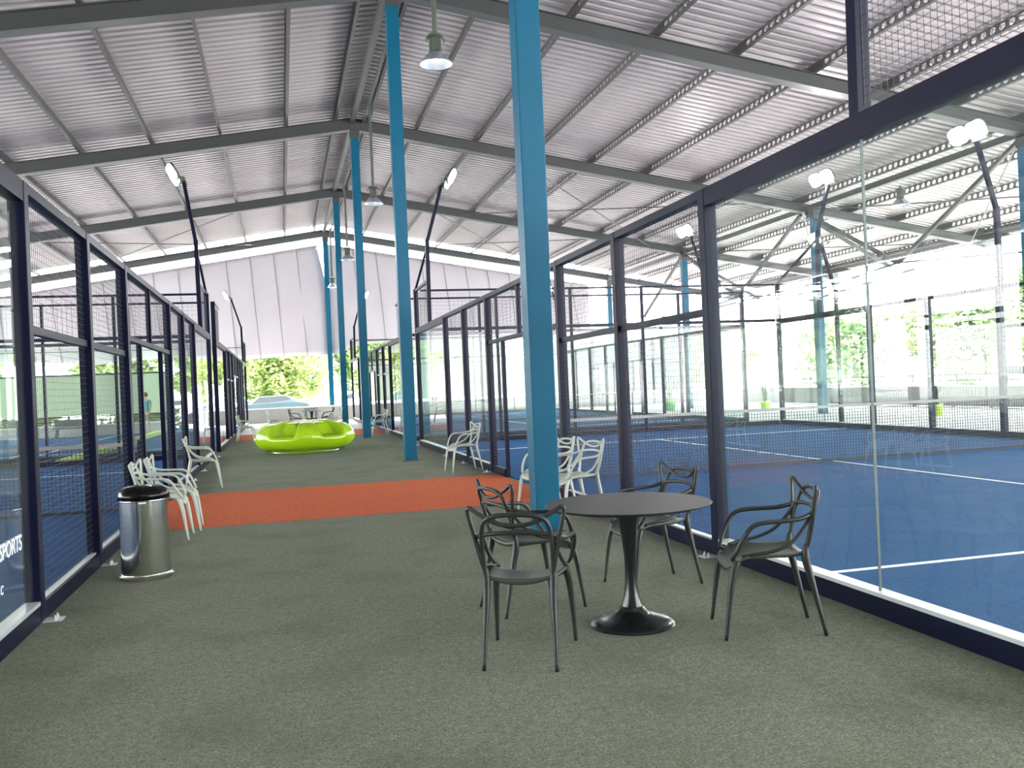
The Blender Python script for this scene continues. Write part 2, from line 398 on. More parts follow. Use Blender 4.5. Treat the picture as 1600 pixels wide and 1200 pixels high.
# ------------------------------------------------------------------ roof
def roof_sheet():
    m = MB(); p = .29; y0 = FR[0]-4.5; y1 = 47.7
    prof = []; y = y0
    while y < y1:
        prof += [(y, 0), (y+.15, 0), (y+.165, .050), (y+.275, .050)]; y += p
    prof.append((y, 0))
    xs = [-20.3, 2.45, 25.25]
    for x in xs:
        for (yy, zz) in prof: m.v.append((x, yy, roofz(x)+zz))
    n = len(prof)
    for a in range(2):
        for i in range(n-1):
            m.f.append((a*n+i, a*n+i+1, (a+1)*n+i+1, (a+1)*n+i))
    return m
o = roof_sheet().build('ceiling', 'roof'); struct(o)
sd = o.modifiers.new('s', 'SOLIDIFY'); sd.thickness = .012; sd.offset = -1
TR = [0]
def trim(mb, m, bevel=0): TR[0] += 1; return struct(mb.build('trim_%d' % TR[0], m, bevel=bevel))
PD = .22                       # purlin depth
# rafters (box girders under the purlins)
for fy in FR:
    hh = .35
    for x1 in (-20.3, 26.0):
        mb = MB(); zt = RZ0-PD
        a = (2.45, fy); sgn = 1 if x1 > 2.45 else -1
        ze = roofz(x1)-PD
        b = len(mb.v)
        he = .35 if sgn < 0 else .28
        for (x, zt_, h_) in ((2.45, zt, hh), (x1, ze, he)):
            for yy in (-.09, .09):
                mb.v += [(x, fy+yy, zt_-h_), (x, fy+yy, zt_)]
        mb.f += [(0,1,5,4),(2,6,7,3),(0,4,6,2),(1,3,7,5),(0,2,3,1),(4,5,7,6)]
        # bottom and top flanges
        trim(mb, 'steel')
        fb = MB(); fb.bar((2.45, fy, zt-hh), (x1, fy, ze-he), .30, .02); fb.bar((2.45, fy, zt-.01), (x1, fy, ze-.01), .30, .02)
        trim(fb, 'steel')
# purlins with round holes
def purlin_mesh(hol):
    """one 9.85 m purlin along Y, web in YZ at x=0, flange along +x at the bottom; origin at start, z=0 at top"""
    L = 9.85; m = MB(); D = PD; t = .006
    m.box(0, .075, 0, L, -D, -D+.006); m.box(0, .075, 0, L, -.006, 0)
    if not hol:
        m.box(-t, 0, 0, L, -D, 0); return m
    # web: square cells each with a round hole, solid ends
    e = .55; n = int((L-2*e)/.245); c = (L-2*e)/n; r = D*.35
    m.box(-t, 0, 0, e, -D, 0); m.box(-t, 0, L-e, L, -D, 0)
    for i in range(n):
        y0 = e+i*c; cy = y0+c/2; cz = -D/2; K = 16; b = len(m.v)
        for j in range(K):
            a = 2*PI*j/K; ca, sa = math.cos(a), math.sin(a)
            s_ = min(c/2/abs(ca) if abs(ca) > 1e-6 else 9, D/2/abs(sa) if abs(sa) > 1e-6 else 9)
            m.v += [(0, cy+r*ca, cz+r*sa), (0, cy+s_*ca, cz+s_*sa)]
        # corners are covered because K=16 hits 45 deg only for square cells; add corner quads
        for j in range(K):
            j2 = (j+1) % K; m.f.append((b+2*j, b+2*j+1, b+2*j2+1, b+2*j2))
        for sy in (-1, 1):
            for sz in (-1, 1):
                b2 = len(m.v); m.v += [(0, cy+sy*c/2, cz+sz*D/2), (0, cy+sy*c/2, cz+sz*D/2*.7), (0, cy+sy*c/2*.7, cz+sz*D/2)]; m.f.append((b2, b2+1, b2+2))
    return m
pm = {}
for hol in (False, True):
    q = purlin_mesh(hol); me = bpy.data.meshes.new('purlin'); me.from_pydata(q.v, [], q.f); me.materials.append(MT['purlin']); pm[hol] = me
xs_r = [2.95] + [4.43+1.93*i for i in range(11)] + [25.1]
xs_l = [1.95] + [.47-1.93*i for i in range(11)]
for x in xs_r+xs_l:
    right = x > 2.45
    for i in range(len(FR)-1):
        if not right and x < -14 and i < 1: continue
        TR[0] += 1
        o = bpy.data.objects.new('trim_%d' % TR[0], pm[right and x > 4.0]); COL.objects.link(o); struct(o)
        o.location = (x, FR[i], roofz(x)-.004)
        o.rotation_euler = (0, (math.atan(RS) if right else -math.atan(RS)), 0)
        if not right: o.scale = (-1, 1, 1)
# ridge tie running between the frames
trim(MB().box(2.38, 2.52, FR[0], FR[-1], RZ0-.40, RZ0-.24), 'purlin')
trim(MB().bar((2.78, 8.8, roofz(2.78)-.30), (2.78, FR[-1], roofz(2.78)-.30), .06, .06), 'purlin')
# wind bracing rods under the last bays
for (xa, xb, ya, yb) in ((-9.5, -1.0, 38.3, 48.1), (-1.0, -9.5, 38.3, 48.1), (6.5, 14.0, 38.3, 48.1), (14.0, 6.5, 38.3, 48.1), (7.5, 16.5, 28.4, 38.3), (16.5, 7.5, 28.4, 38.3),
                         (18, 25, 18.6, 28.4), (25, 18, 18.6, 28.4), (18, 25, 28.4, 38.3), (25, 18, 28.4, 38.3)):
    trim(MB().tube([(xa, ya, roofz(xa)-.45), (xb, yb, roofz(xb)-.45)], .022, 6), 'purlin')
# eave gutter
trim(MB().box(25.2, 25.5, -5, 47.7, roofz(25.2)-.42, roofz(25.2)-.02), 'steel')
# eave line: longitudinal beams and braces at the outer columns
XO = 18.05
for i in range(len(FR)-1):
    zt = roofz(XO)-PD-.30
    trim(MB().box(XO-.10, XO+.10, FR[i]+.15, FR[i+1]-.15, zt-.02, zt+.16), 'steel')
for fy in (28.42, 38.27, 18.57):
    ztop = roofz(XO)-PD-.45
    trim(MB().bar((XO+.1, fy, 3.95 if fy < 30 else 4.3), (25.6, fy, roofz(25.6)-PD-.34), .08, .08), 'steel')
    trim(MB().bar((XO+.15, fy, ztop), (21.8, fy, 4.95), .11, .11), 'steel')
    for sg in (-1, 1):
        trim(MB().bar((XO, fy+sg*.15, ztop+.1), (XO, fy+sg*4.9, ztop-2.3), .10, .10), 'steel')
        trim(MB().bar((XO, fy+sg*4.9, ztop-2.3), (XO, fy+sg*.15, ztop-2.7), .05, .05), 'steel')

# ------------------------------------------------------------------ blue columns
def column(x, y, ztop, label, w=.25, cat='column', grp=None):
    r = empty('steel_column', (x, y, 0)); tag(r, label, cat, grp)
    MB().box(-w/2, w/2, -w/2, w/2, 0, ztop).build('shaft', 'blue_col', r, bevel=.012)
    MB().box(-w/2-.03, w/2+.03, -w/2-.03, w/2+.03, 0, .012).build('base_plate', 'steel', r)
    MB().box(-w/2-.02, w/2+.02, -w/2-.02, w/2+.02, ztop-.22, ztop+.02).build('cap', 'steel', r)
labs = {8.73: 'broad blue steel column closest to the camera, behind the round dark table', 18.57: 'second blue steel column, in front of the white chair and lime sofa end',
        28.42: 'third blue steel column reaching the roof ridge, just right of the lime sofa', 38.27: 'fourth blue column, thin and distant behind the lime sofa', 48.11: 'farthest blue column at the gap in the white tarpaulin'}
for fy in FR[1:]:
    column(XC, fy, RZ0-PD-.40, labs[fy])
labo = {18.57: 'blue outer column on the open right side, nearest of that row', 28.42: 'pale blue outer column standing outside the far corner of the right court', 38.27: 'distant outer column under the eave on the open right side', 48.11: 'last outer column on the open right side by the far gable'}
for fy in FR[2:]:
    column(XO, fy-(.7 if fy == 28.42 else 0), roofz(XO)-PD-.36, labo[fy], .26)

# ------------------------------------------------------------------ gable tarpaulins
def tarp(x0, x1, ztopf, zbotf, label, seams, grow=0):
    root = empty('gable_tarpaulin', ((x0+x1)/2, 48.3, 0)); tag(root, label, 'tarpaulin')
    m = MB(); n = 60; k = 24
    for i in range(n+1):
        x = x0+(x1-x0)*i/n
        for j in range(k+1):
            t = j/k; z = ztopf(x)*(1-t)+zbotf(x)*t
            bulge = .25*math.sin(t*PI)*math.sin((x-x0)/(x1-x0)*PI) + .05*math.sin(x*3.1+t*2)*t + .10*t*math.sin(x*1.1+4*t)
            m.v.append((x-(x0+x1)/2+grow*min(1, t*2.2)*(i/n)**10, -bulge, z))
    for i in range(n):
        for j in range(k):
            a = i*(k+1)+j; m.f.append((a, a+k+1, a+k+2, a+1))
    o = m.build('cloth', 'tarp', root, smooth=True); s_ = o.modifiers.new('s', 'SOLIDIFY'); s_.thickness = .02; s_.offset = 1
    def surf(x, t):
        z = ztopf(x)*(1-t)+zbotf(x)*t
        bulge = .25*math.sin(t*PI)*math.sin((x-x0)/(x1-x0)*PI) + .05*math.sin(x*3.1+t*2)*t + .10*t*math.sin(x*1.1+4*t)
        return (x-(x0+x1)/2, -bulge-.015, z)
    for xs_ in seams:
        MB().tube([surf(min(max(xs_+sh*tt/10, x0+.02), x1-.02), tt/10) for tt in range(11) for sh in (.35,)], .022, 5).build('seam', 'seam', root)
    tp = [(x0+(x1-x0)*i/20-(x0+x1)/2, -.03, ztopf(x0+(x1-x0)*i/20)) for i in range(21)]
    MB().tube(tp, .03, 6).build('hem', 'seam', root)
zt_l = lambda x: roofz(x)-.95-.0*x
tarp(-20, 2.05, zt_l, lambda x: 3.42+.10*math.sin(x*.9)+.12*((x+9)/9)**2*0 - .0*x - (.12*math.exp(-((x-2)/2)**2)), 'wide white tarpaulin closing the left of the far gable, with dark seams', [-14.2+1.17*i for i in range(14)], .52)
tarp(2.62, 16.9, zt_l, lambda x: 3.95+.06*math.sin(x*1.3)-.5*math.exp(-((x-2.75)/.8)**2), 'white tarpaulin closing the right of the far gable beyond the blue columns', [3.9+1.2*i for i in range(11)])
trim(MB().tube([(-20, 48.1, 4.0), (-1.9, 48.1, 3.9)], .02, 6), 'steel')
trim(MB().tube([(4.1, 48.1, 4.05), (17, 48.1, 4.0)], .02, 6), 'steel')

# ------------------------------------------------------------------ far walls, screens, railings
def low_wall(pts, z, label):
    r = empty('low_wall', (pts[0][0], pts[0][1], 0)); tag(r, label, 'wall')
    a = Vector((0, 0, z/2)); b = Vector((pts[1][0]-pts[0][0], pts[1][1]-pts[0][1], z/2))
    MB().bar(a, b, .18, z).build('wall_body', 'wall', r)
    MB().bar(a+Vector((0,0,z/2+.02)), b+Vector((0,0,z/2+.02)), .24, .04).build('coping', 'concrete', r)
    return r
def railing(pts, z0, z1, label, m='navy'):
    r = empty('railing', (pts[0][0], pts[0][1], 0)); tag(r, label, 'railing')
    d = Vector((pts[1][0]-pts[0][0], pts[1][1]-pts[0][1], 0)); n = max(1, int(d.length/2.2))
    MB().tube([(0,0,z1), (d.x,d.y,z1)], .025, 6).build('handrail', m, r)
    MB().tube([(0,0,(z0+z1)/2), (d.x,d.y,(z0+z1)/2)], .018, 6).build('mid_bar', m, r)
    for i in range(n+1):
        p = d*(i/n); MB().tube([(p.x,p.y,z0), (p.x,p.y,z1)], .022, 6).build('post', m, r)
    return r
low_wall([(-3.6, 47.4), (23.2, 47.4)], .72, 'low grey wall along the far end, behind the lime sofa')
low_wall([(-24, 42.6), (-4.9, 42.6)], .45, 'low grey wall seen through the left fence under the pale green screen')
low_wall([(23.25, 47), (23.25, 8)], .70, 'low grey wall on the sunlit right side beyond the outer fence')
railing([(23.35, 46), (23.35, 9)], .72, 1.12, 'thin railing on top of the low wall on the sunlit right side')
railing([(-24, 42.55), (-4.9, 42.55)], .45, .85, 'thin rail on the low wall beneath the pale green screen')
def screen(x0, x1, y, z0, z1, label):
    r = empty('wind_screen', (x0, y, 0)); tag(r, label, 'screen')
    m = MB(); n = int((x1-x0)/.3)
    for i in range(n+1):
        x = (x1-x0)*i/n
        m.v += [(x, .03*math.sin(x*2.2), z0), (x, .03*math.sin(x*2.2), z1), (x, .03*math.sin(x*2.2)+.02, z1), (x, .03*math.sin(x*2.2)+.02, z0)]
    for i in range(n):
        for j in range(4): m.f.append((4*i+j, 4*i+(j+1) % 4, 4*i+4+(j+1) % 4, 4*i+4+j))
    m.build('fabric', 'screen', r)
    MB().box(0, x1-x0, -.03, .05, z1, z1+.07).build('top_rail', 'navy', r)
    for i in range(int((x1-x0)/3)+1):
        MB().box(i*3-.035, i*3+.035, .05, .12, 0, z1+.07).build('post', 'navy', r)
    return r
screen(-24, -5.0, 42.8, .88, 2.62, 'long pale green screen beyond the left court, below the trees')
screen(4.2, 13.8, 48.9, .86, 2.75, 'long white screen beyond the right court, below bright green trees')

# low building beyond the right courts; its wall stands in for a glass reflection
b = empty('building', (21.6, 56, 0)); tag(b, 'low grey green roofed building behind the right court, under the tarpaulin corner', 'building')
MB().box(-4.6, 4.2, -1.5, 4, 0, 4.1).build('wall_body', 'shed', b)
rf = MB(); rf.v = [(-5,-2,4.0),(4.6,-2,4.0),(4.6,4.4,5.2),(-5,4.4,5.2),(-5,-2,4.15),(4.6,-2,4.15),(4.6,4.4,5.35),(-5,4.4,5.35)]
rf.f = [(0,3,2,1),(4,5,6,7),(0,1,5,4),(1,2,6,5),(2,3,7,6),(3,0,4,7)]; rf.build('roof', 'steel', b)
for i in range(3): MB().box(-3.6+2.6*i, -1.6+2.6*i, -1.54, -1.46, 1.0, 2.2).build('window', 'car_glass', b)

# ------------------------------------------------------------------ the interwoven chairs
def mirror_path(half):
    """half from the outside to the centre line x=0"""
    return half + [(-x, y, z) for (x, y, z) in half[::-1][1:]]
CH_PARTS = {}
def chair_parts():
    if CH_PARTS: return
    # seat shell
    m = MB(); nu, nv = 16, 16; th = .016
    top, bot = [], []
    for j in range(nv+1):
        v = j/nv; y = -.215+.445*v
        w = .178+.045*math.sin(min(v*1.15, 1)*PI/2) - .06*max(0, (v-.86)/.14)**2
        for i in range(nu+1):
            u = i/nu*2-1
            z = .447+.020*abs(u)**2.5 - .012*(1-u*u)*math.sin(v*PI) - .070*max(0, (v-.68)/.32)**2 + .012*max(0, (.2-v)/.2)
            top.append((u*w, y+.0*u, z)); bot.append((u*w*.985, y, z-th-.018*max(0, (.35-v)/.35)*(1-abs(u)**2)))
    n1 = nu+1
    m.v = top+bot; o_ = len(top)
    for j in range(nv):
        for i in range(nu):
            a = j*n1+i; m.f.append((a, a+1, a+n1+1, a+n1)); m.f.append((o_+a, o_+a+n1, o_+a+n1+1, o_+a+1))
    for i in range(nu):
        a = i; m.f.append((a, o_+a, o_+a+1, a+1)); a = nv*n1+i; m.f.append((a, a+1, o_+a+1, o_+a))
    for j in range(nv):
        a = j*n1; m.f.append((a, a+n1, o_+a+n1, o_+a)); a = j*n1+nu; m.f.append((a, o_+a, o_+a+n1, a+n1))
    CH_PARTS['seat'] = m
    def leg(pts, rads):
        mm = MB(); P = crv(pts, 5); R = []
        k = len(P)
        for i in range(k):
            t = i/(k-1)*(len(rads)-1); a = int(min(t, len(rads)-2)); R.append(rads[a]+(rads[a+1]-rads[a])*(t-a))
        return mm.tube(P, R, 8)
    for n_, sx in (('l', -1), ('r', 1)):
        CH_PARTS['leg_f'+n_] = leg([(sx*.228,.262,0), (sx*.222,.240,.16), (sx*.212,.212,.34), (sx*.196,.178,.435)], [.0100,.0145,.0205,.023])
        CH_PARTS['leg_r'+n_] = leg([(sx*.190,-.300,0), (sx*.184,-.262,.18), (sx*.178,-.226,.34), (sx*.178,-.205,.44), (sx*.180,-.212,.52)], [.0100,.0145,.0205,.024,.013])
    loop = lambda half, r=.0105: MB().tube(crv(mirror_path(half), 6), r, 8)
    # armrest band that runs round the back
    CH_PARTS['arm_band'] = loop([(.188,.205,.440), (.226,.185,.490), (.252,.150,.565), (.262,.105,.628), (.262,.045,.652), (.256,-.06,.658), (.240,-.160,.664), (.208,-.235,.685), (.13,-.272,.705), (0,-.285,.712)], .0130)
    # eared upper outline
    CH_PARTS['eared_loop'] = loop([(.170,-.205,.455), (.200,-.232,.575), (.228,-.245,.70), (.252,-.252,.800), (.254,-.256,.832), (.238,-.262,.838), (.185,-.275,.806), (.10,-.292,.764), (0,-.300,.750)], .0120)
    # hoop rising straight from the rear legs
    CH_PARTS['back_hoop'] = loop([(.179,-.208,.47), (.186,-.235,.60), (.182,-.262,.70), (.166,-.285,.765), (.125,-.302,.796), (.06,-.308,.806), (0,-.310,.808)], .0130)
    for n_, sx in (('l', -1), ('r', 1)):
        CH_PARTS['side_'+n_] = MB().tube(crv([(sx*.198,.150,.455), (sx*.222,.070,.474), (sx*.228,-.03,.492), (sx*.220,-.125,.535), (sx*.202,-.20,.615), (sx*.182,-.255,.70)], 6), .0108, 8)
NM = {'seat':'seat','leg_fl':'leg','leg_fr':'leg','leg_rl':'leg','leg_rr':'leg','arm_band':'arm_band','eared_loop':'back_loop','back_hoop':'back_hoop','side_l':'side_rail','side_r':'side_rail'}
def build_chair(m, ms):
    chair_parts(); r = empty('lattice_chair', (0,0,-50))
    for k, mb in CH_PARTS.items():
        o = mb.build(NM[k], ms if k == 'seat' else m, r, smooth=True)
    return r
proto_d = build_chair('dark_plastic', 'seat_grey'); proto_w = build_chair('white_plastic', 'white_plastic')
used = {id(proto_d): False, id(proto_w): False}
def chair(proto, x, y, fwd, label, grp=None, s=1.0):
    o = proto if not used[id(proto)] else copy_tree(proto); used[id(proto)] = True
    o.location = (x, y, .004 if 10.6 < y < 11 else 0); o.rotation_euler = (0, 0, math.atan2(-fwd[0], fwd[1])); tag(o, label, 'chair', grp); o.scale = (s, s, s)
    return o
G1 = 'dark chairs round the table'; G2 = 'white chairs along the fences'
chair(proto_d, 1.25, 4.80, (.41, .91), 'dark lattice-back chair nearest the camera, its open back turned to us', G1)
chair(proto_d, 2.655, 4.76, (-.955, .29), 'dark lattice-back chair standing alone on the right of the table in side view', G1)
chair(proto_d, 2.52, 6.10, (-.99, -.12), 'dark lattice-back chair partly hidden behind the round table top', G1)
chair(proto_d, 1.56, 5.82, (.97, .22), 'dark lattice-back chair between the blue column and the nearest chair', G1)
chair(proto_w, -1.26, 10.20, (1.0, -.02), 'white lattice-back chair right behind the stainless bin', G2)
chair(proto_w, -1.20, 10.80, (1.0, .03), 'white lattice-back chair second behind the bin, next to the orange strip', G2)
chair(proto_w, -1.28, 15.55, (.99, .1), 'single white lattice-back chair by the left fence beyond the orange strip', G2)
chair(proto_w, 2.98, 15.45, (-.98, -.12), 'single white lattice-back chair by the right fence beyond the orange strip', G2)
chair(proto_w, 3.02, 9.42, (-.96, -.25), 'white lattice-back chair just right of the broad blue column, nearer one of two', G2)
chair(proto_w, 2.92, 10.12, (-.97, -.2), 'white lattice-back chair half hidden by the broad blue column, farther one of two', G2)
chair(proto_w, -1.15, 30.2, (1, -.1), 'small distant white chair by the left fence, left of the lime sofa', G2)
chair(proto_w, 2.95, 29.3, (-1, -.1), 'small distant white chair by the right fence behind the third blue column', G2)
chair(proto_w, 1.95, 36.4, (-.9, .3), 'tiny white chair far off between two thin blue columns', G2)
chair(proto_w, -.35, 36.8, (.9, .2), 'tiny white chair far off just above the left end of the lime sofa', G2)
for (dx, dy, f, lab) in ((-.62, -.1, (1, .1), 'distant dark chair on the left side of the far table'), (.60, .0, (-1, 0), 'distant dark chair on the right side of the far table'), (0, .62, (0, -1), 'distant dark chair behind the far table')):
    chair(proto_d, 1.12+dx, 37.5+dy, f, lab, 'dark chairs round the far table')

# ------------------------------------------------------------------ round tables
def table(x, y, label, r=.5, h=.735):
    t = empty('round_table', (x, y, 0)); tag(t, label, 'table')
    smoothfix(MB().lathe([(.05, h-.030), (r-.05, h-.022), (r-.012, h-.012), (r, h-.005), (r-.004, h)], 72).build('table_top', 'table_top', t))
    prof = [(.068, h-.026), (.070, h-.05), (.062, h-.10), (.047, h-.20), (.036, h-.31), (.033, h-.40), (.036, h-.48), (.046, h-.56), (.062, h-.62), (.076, h-.655), (.078, h-.66)]
    smoothfix(MB().lathe(prof[::-1], 40).build('stem', 'black_metal', t))
    base = [(.252, 0), (.256, .008), (.250, .018), (.215, .034), (.165, .050), (.12, .066), (.092, .082), (.079, .10), (.070, .115)]
    smoothfix(MB().lathe(base, 56).build('base', 'black_metal', t))
    return t
table(1.99, 5.14, 'round dark pedestal table in the foreground with a trumpet shaped black base')
table(1.12, 37.5, 'small distant dark round table behind the lime sofa', .42)

# ------------------------------------------------------------------ stainless bin
t = empty('waste_bin', (-1.155, 8.10, 0)); tag(t, 'stainless steel waste bin with black domed lid by the left fence', 'bin')
smoothfix(MB().lathe([(.205,0),(.212,.004),(.214,.028),(.206,.034),(.202,.045)], 64).build('base_ring', 'chrome', t))
smoothfix(MB().lathe([(.196,.04),(.196,.655),(.190,.660)], 64).build('body', 'chrome', t))
smoothfix(MB().lathe([(.199,.640),(.201,.652),(.199,.658)], 64).build('rim', 'chrome', t))
# domed lid with scalloped facets round the edge
m = MB(); n = 48; prof = [(.205,.654),(.204,.700),(.186,.732),(.150,.756),(.095,.768),(.03,.772)]
for i, (r_, z_) in enumerate(prof):
    for j in range(n):
        a = 2*PI*j/n; k = 1-.045*abs(math.sin(4*a))*(1 if 1 <= i <= 3 else 0); m.v.append((r_*k*math.cos(a), r_*k*math.sin(a), z_))
for i in range(len(prof)-1):
    for j in range(n): m.f.append((i*n+j, i*n+(j+1) % n, (i+1)*n+(j+1) % n, (i+1)*n+j))
m.f.append(tuple((len(prof)-1)*n+j for j in range(n))); m.f.append(tuple(range(n))[::-1])
m.build('lid', 'lid', t, smooth=True)
a = math.atan2(-8.10, 1.155)
lb = MB()
for i in range(7):
    a0 = a-.20+i*.040; a1 = a0+.040
    b0 = len(lb.v)
    for aa in (a0, a1):
        for rr in (.197, .1995):
            for zz in (.632, .652): lb.v.append((rr*math.cos(aa), rr*math.sin(aa), zz))
    for q in ((0,1,5,4),(2,6,7,3),(0,4,6,2),(1,3,7,5),(0,2,3,1),(4,5,7,6)): lb.f.append(tuple(b0+k for k in q))
lb.build('label_plate', 'white', t)

# ------------------------------------------------------------------ lime pod sofa
t = empty('pod_sofa', (.52, 23.6, 0), math.radians(32)); tag(t, 'glossy lime green round pod sofa with scooped seats on the aisle carpet', 'sofa')
P0 = [(.82,.040),(.98,.065),(1.12,.125),(1.215,.215),(1.262,.33),(1.262,.43),(1.225,.535),(1.14,.630),(1.00,.705),(.82,.750),(.60,.775),(.36,.783),(.15,.785)]
P1 = [(.82,.040),(.98,.065),(1.12,.125),(1.215,.215),(1.258,.32),(1.242,.385),(1.18,.415),(1.05,.425),(.94,.445),(.86,.53),(.80,.65),(.70,.735),(.15,.785)]
def densify(P, n=5):
    return [(q.x, q.y) for q in crv([(a, b_, 0) for a, b_ in P], n)]
D0, D1 = densify(P0), densify(P1); n = 192; m = MB()
for (a0, b0), (a1, b1) in zip(D0, D1):
    for j in range(n):
        th = 2*PI*j/n; ph = ((th*6/(2*PI)) % 1)
        w = min(max((min(ph, 1-ph)*2-.36)/.26, 0), 1); w = w*w*(3-2*w)
        r_ = a0*(1-w)+a1*w; z_ = b0*(1-w)+b1*w; m.v.append((r_*math.cos(th), r_*math.sin(th), z_))
for i in range(len(D0)-1):
    for j in range(n): m.f.append((i*n+j, i*n+(j+1) % n, (i+1)*n+(j+1) % n, (i+1)*n+j))
m.f.append(tuple((len(D0)-1)*n+j for j in range(n)))
m.build('shell', 'lime', t, smooth=True)
smoothfix(MB().lathe([(.83,0),(.85,.010),(.845,.030),(.80,.045)], 80).build('plinth', 'lime', t))

# ------------------------------------------------------------------ lamps
def pendant(x, y, z, label, ztop=None, s=1.0):
    t = empty('pendant_lamp', (x, y, z)); tag(t, label, 'lamp', 'bell lamps hanging from the roof')
    zt = (ztop if ztop else roofz(x)-.30)-z
    MB().tube([(0,0,.50*s), (0,0,zt)], .042*s, 10).build('drop_pipe', 'lamp_green', t)
    smoothfix(MB().lathe([(.10,.47),(.135,.45),(.14,.41),(.10,.40)], 24).build('collar', 'lamp_green', t))
    m = MB(); n = 32
    for z_ in (.40, .16):
        for j in range(n):
            rr = .105 if j % 2 else .088; a = 2*PI*j/n; m.v.append((rr*math.cos(a), rr*math.sin(a), z_))
    for j in range(n): m.f.append((j, (j+1) % n, n+(j+1) % n, n+j))
    m.f.append(tuple(range(n))[::-1]); m.f.append(tuple(range(n, 2*n)))
    m.build('ribbed_housing', 'lamp_green', t)
    for sg in (-1, 1): MB().tube([(sg*.13,0,.42), (sg*.155,0,.38), (sg*.15,0,.34)], .012, 6).build('hook', 'lamp_green', t)
    o = smoothfix(MB().lathe([(.10,.17),(.125,.14),(.17,.09),(.225,.03),(.268,-.03),(.272,-.04)], 40, cap=False).build('shade', 'alu', t), 60)
    sd = o.modifiers.new('s', 'SOLIDIFY'); sd.thickness = .004
    smoothfix(MB().lathe([(.012,.02),(.03,.03),(.036,.06),(.03,.10),(.02,.15)], 16).build('bulb', 'bulb', t))
    return t
pendant(2.75, 15.12, 6.96, 'bell shaped pendant lamp closest to the camera, hung near the roof ridge')
pendant(2.80, 26.45, 6.90, 'bell shaped pendant lamp second along the ridge, between two blue columns')
pendant(2.78, 37.0, 6.78, 'small bell pendant lamp in front of the white tarpaulin, third along the ridge')
pendant(2.70, 46.9, 6.80, 'tiny bell pendant lamp farthest along the ridge by the tarpaulin gap')
pendant(18.0, 23.2, 6.30, 'bell pendant lamp hung from the outer roof beam over the bright right side', 6.85)

def floodlight(x, y, z0, z1, lean, lab, strut=0, heads=2, arm=.42, face=None):
    face = face or lean
    """navy mast standing on the fence with LED heads; lean = +-1, the side of its court"""
    t = empty('floodlight_mast', (x, y, 0)); tag(t, lab, 'floodlight', 'court floodlights')
    m = MB().bar((0,0,z0), (lean*.02,0,z1-1.35), .09, .09, up=(0,1,0)); m.build('mast', 'navy', t)
    MB().bar((lean*.02,0,z1-1.40), (lean*arm,0,z1-.05), .075, .075, up=(0,1,0)).build('leaning_arm', 'navy', t)
    if strut: MB().bar((0, strut, 4.0), (lean*.02, 0, z1-1.5), .05, .05).build('strut', 'navy', t)
    MB().box(lean*arm-.05, lean*arm+.05, -.35, .35, z1-.08, z1-.02).build('crossbar', 'lamp_green', t)
    for k in range(heads):
        hy = (-.24, .24)[k] if heads == 2 else 0
        # slanted lens plate facing down and towards the court
        cx, cz = lean*arm+face*.20, z1+.10
        nv = Vector((face*.86, -.42, -.50)).normalized(); u = Vector((0,1,0)).cross(nv).normalized(); v = nv.cross(u)
        h = empty('x') if False else None
        for nm, mm, hw, off, th in (('lamp_body', 'lamp_green', 1.0, 0, .05), ('lens', 'led', .88, .028, .012)):
            mb = MB(); K = 20; C_ = Vector((cx, hy, cz))+nv*off
            for s_ in (-1, 1):
                for j in range(K):
                    a = 2*PI*j/K; ca, sa = math.cos(a), math.sin(a)
                    e = lambda q: math.copysign(abs(q)**.6, q)
                    mb.v.append(tuple(C_+u*e(ca)*.19*hw+v*e(sa)*.20*hw+nv*(s_*th/2)))
            mb.f.append(tuple(range(K))[::-1]); mb.f.append(tuple(range(K, 2*K)))
            for j in range(K): mb.f.append((j, (j+1) % K, K+(j+1) % K, K+j))
            mb.build(nm, mm, t)
        MB().bar((lean*arm, hy, z1-.03), (cx-nv.x*.03, hy-nv.y*.03, cz-nv.z*.03), .05, .02).build('bracket', 'lamp_green', t)
    return t
YA, YB, YC, YD = S1+SP, S1+9*SP, S2+SP, S2+9*SP
floodlight(XL, YB, 3.0, 6.30, -1, 'floodlight mast on the left fence, lit lamp below the second rafter', SP, arm=.22)
floodlight(XR, YB, 3.0, 6.30, 1, 'floodlight mast on the right fence corner just right of the second blue column', SP)
floodlight(XL, YD, 3.0, 6.0, -1, 'distant floodlight mast on the left fence in front of the white tarpaulin', 0)
floodlight(XR, YD, 3.0, 5.9, 1, 'distant floodlight mast between the blue columns in front of the tarpaulin', 0)
floodlight(XR, YA, 3.0, 6.30, 1, 'navy mast on the nearest right fence whose lamp is above the picture', -SP)
XF = XR+CW+.12
floodlight(XF, YB, 3.0, 6.45, 1, 'very bright floodlight above the outer fence of the near right court', SP, face=-1)
floodlight(XF, YC+.4, 3.0, 6.20, -1, 'bright floodlight beside the navy post, second along the outer right fence', 0)
floodlight(XF, YD, 3.0, 6.1, -1, 'distant bright floodlight low against the tarpaulin on the outer right fence', 0)
floodlight(XF+1.6, YB+1.6, 0, 5.1, -1, 'floodlight on a mast beside the pale blue outer column', 0, 1)
floodlight(XF, YA+10.2, 3.0, 5.9, -1, 'floodlight on the outer fence at the right edge of the picture', 0, 2)

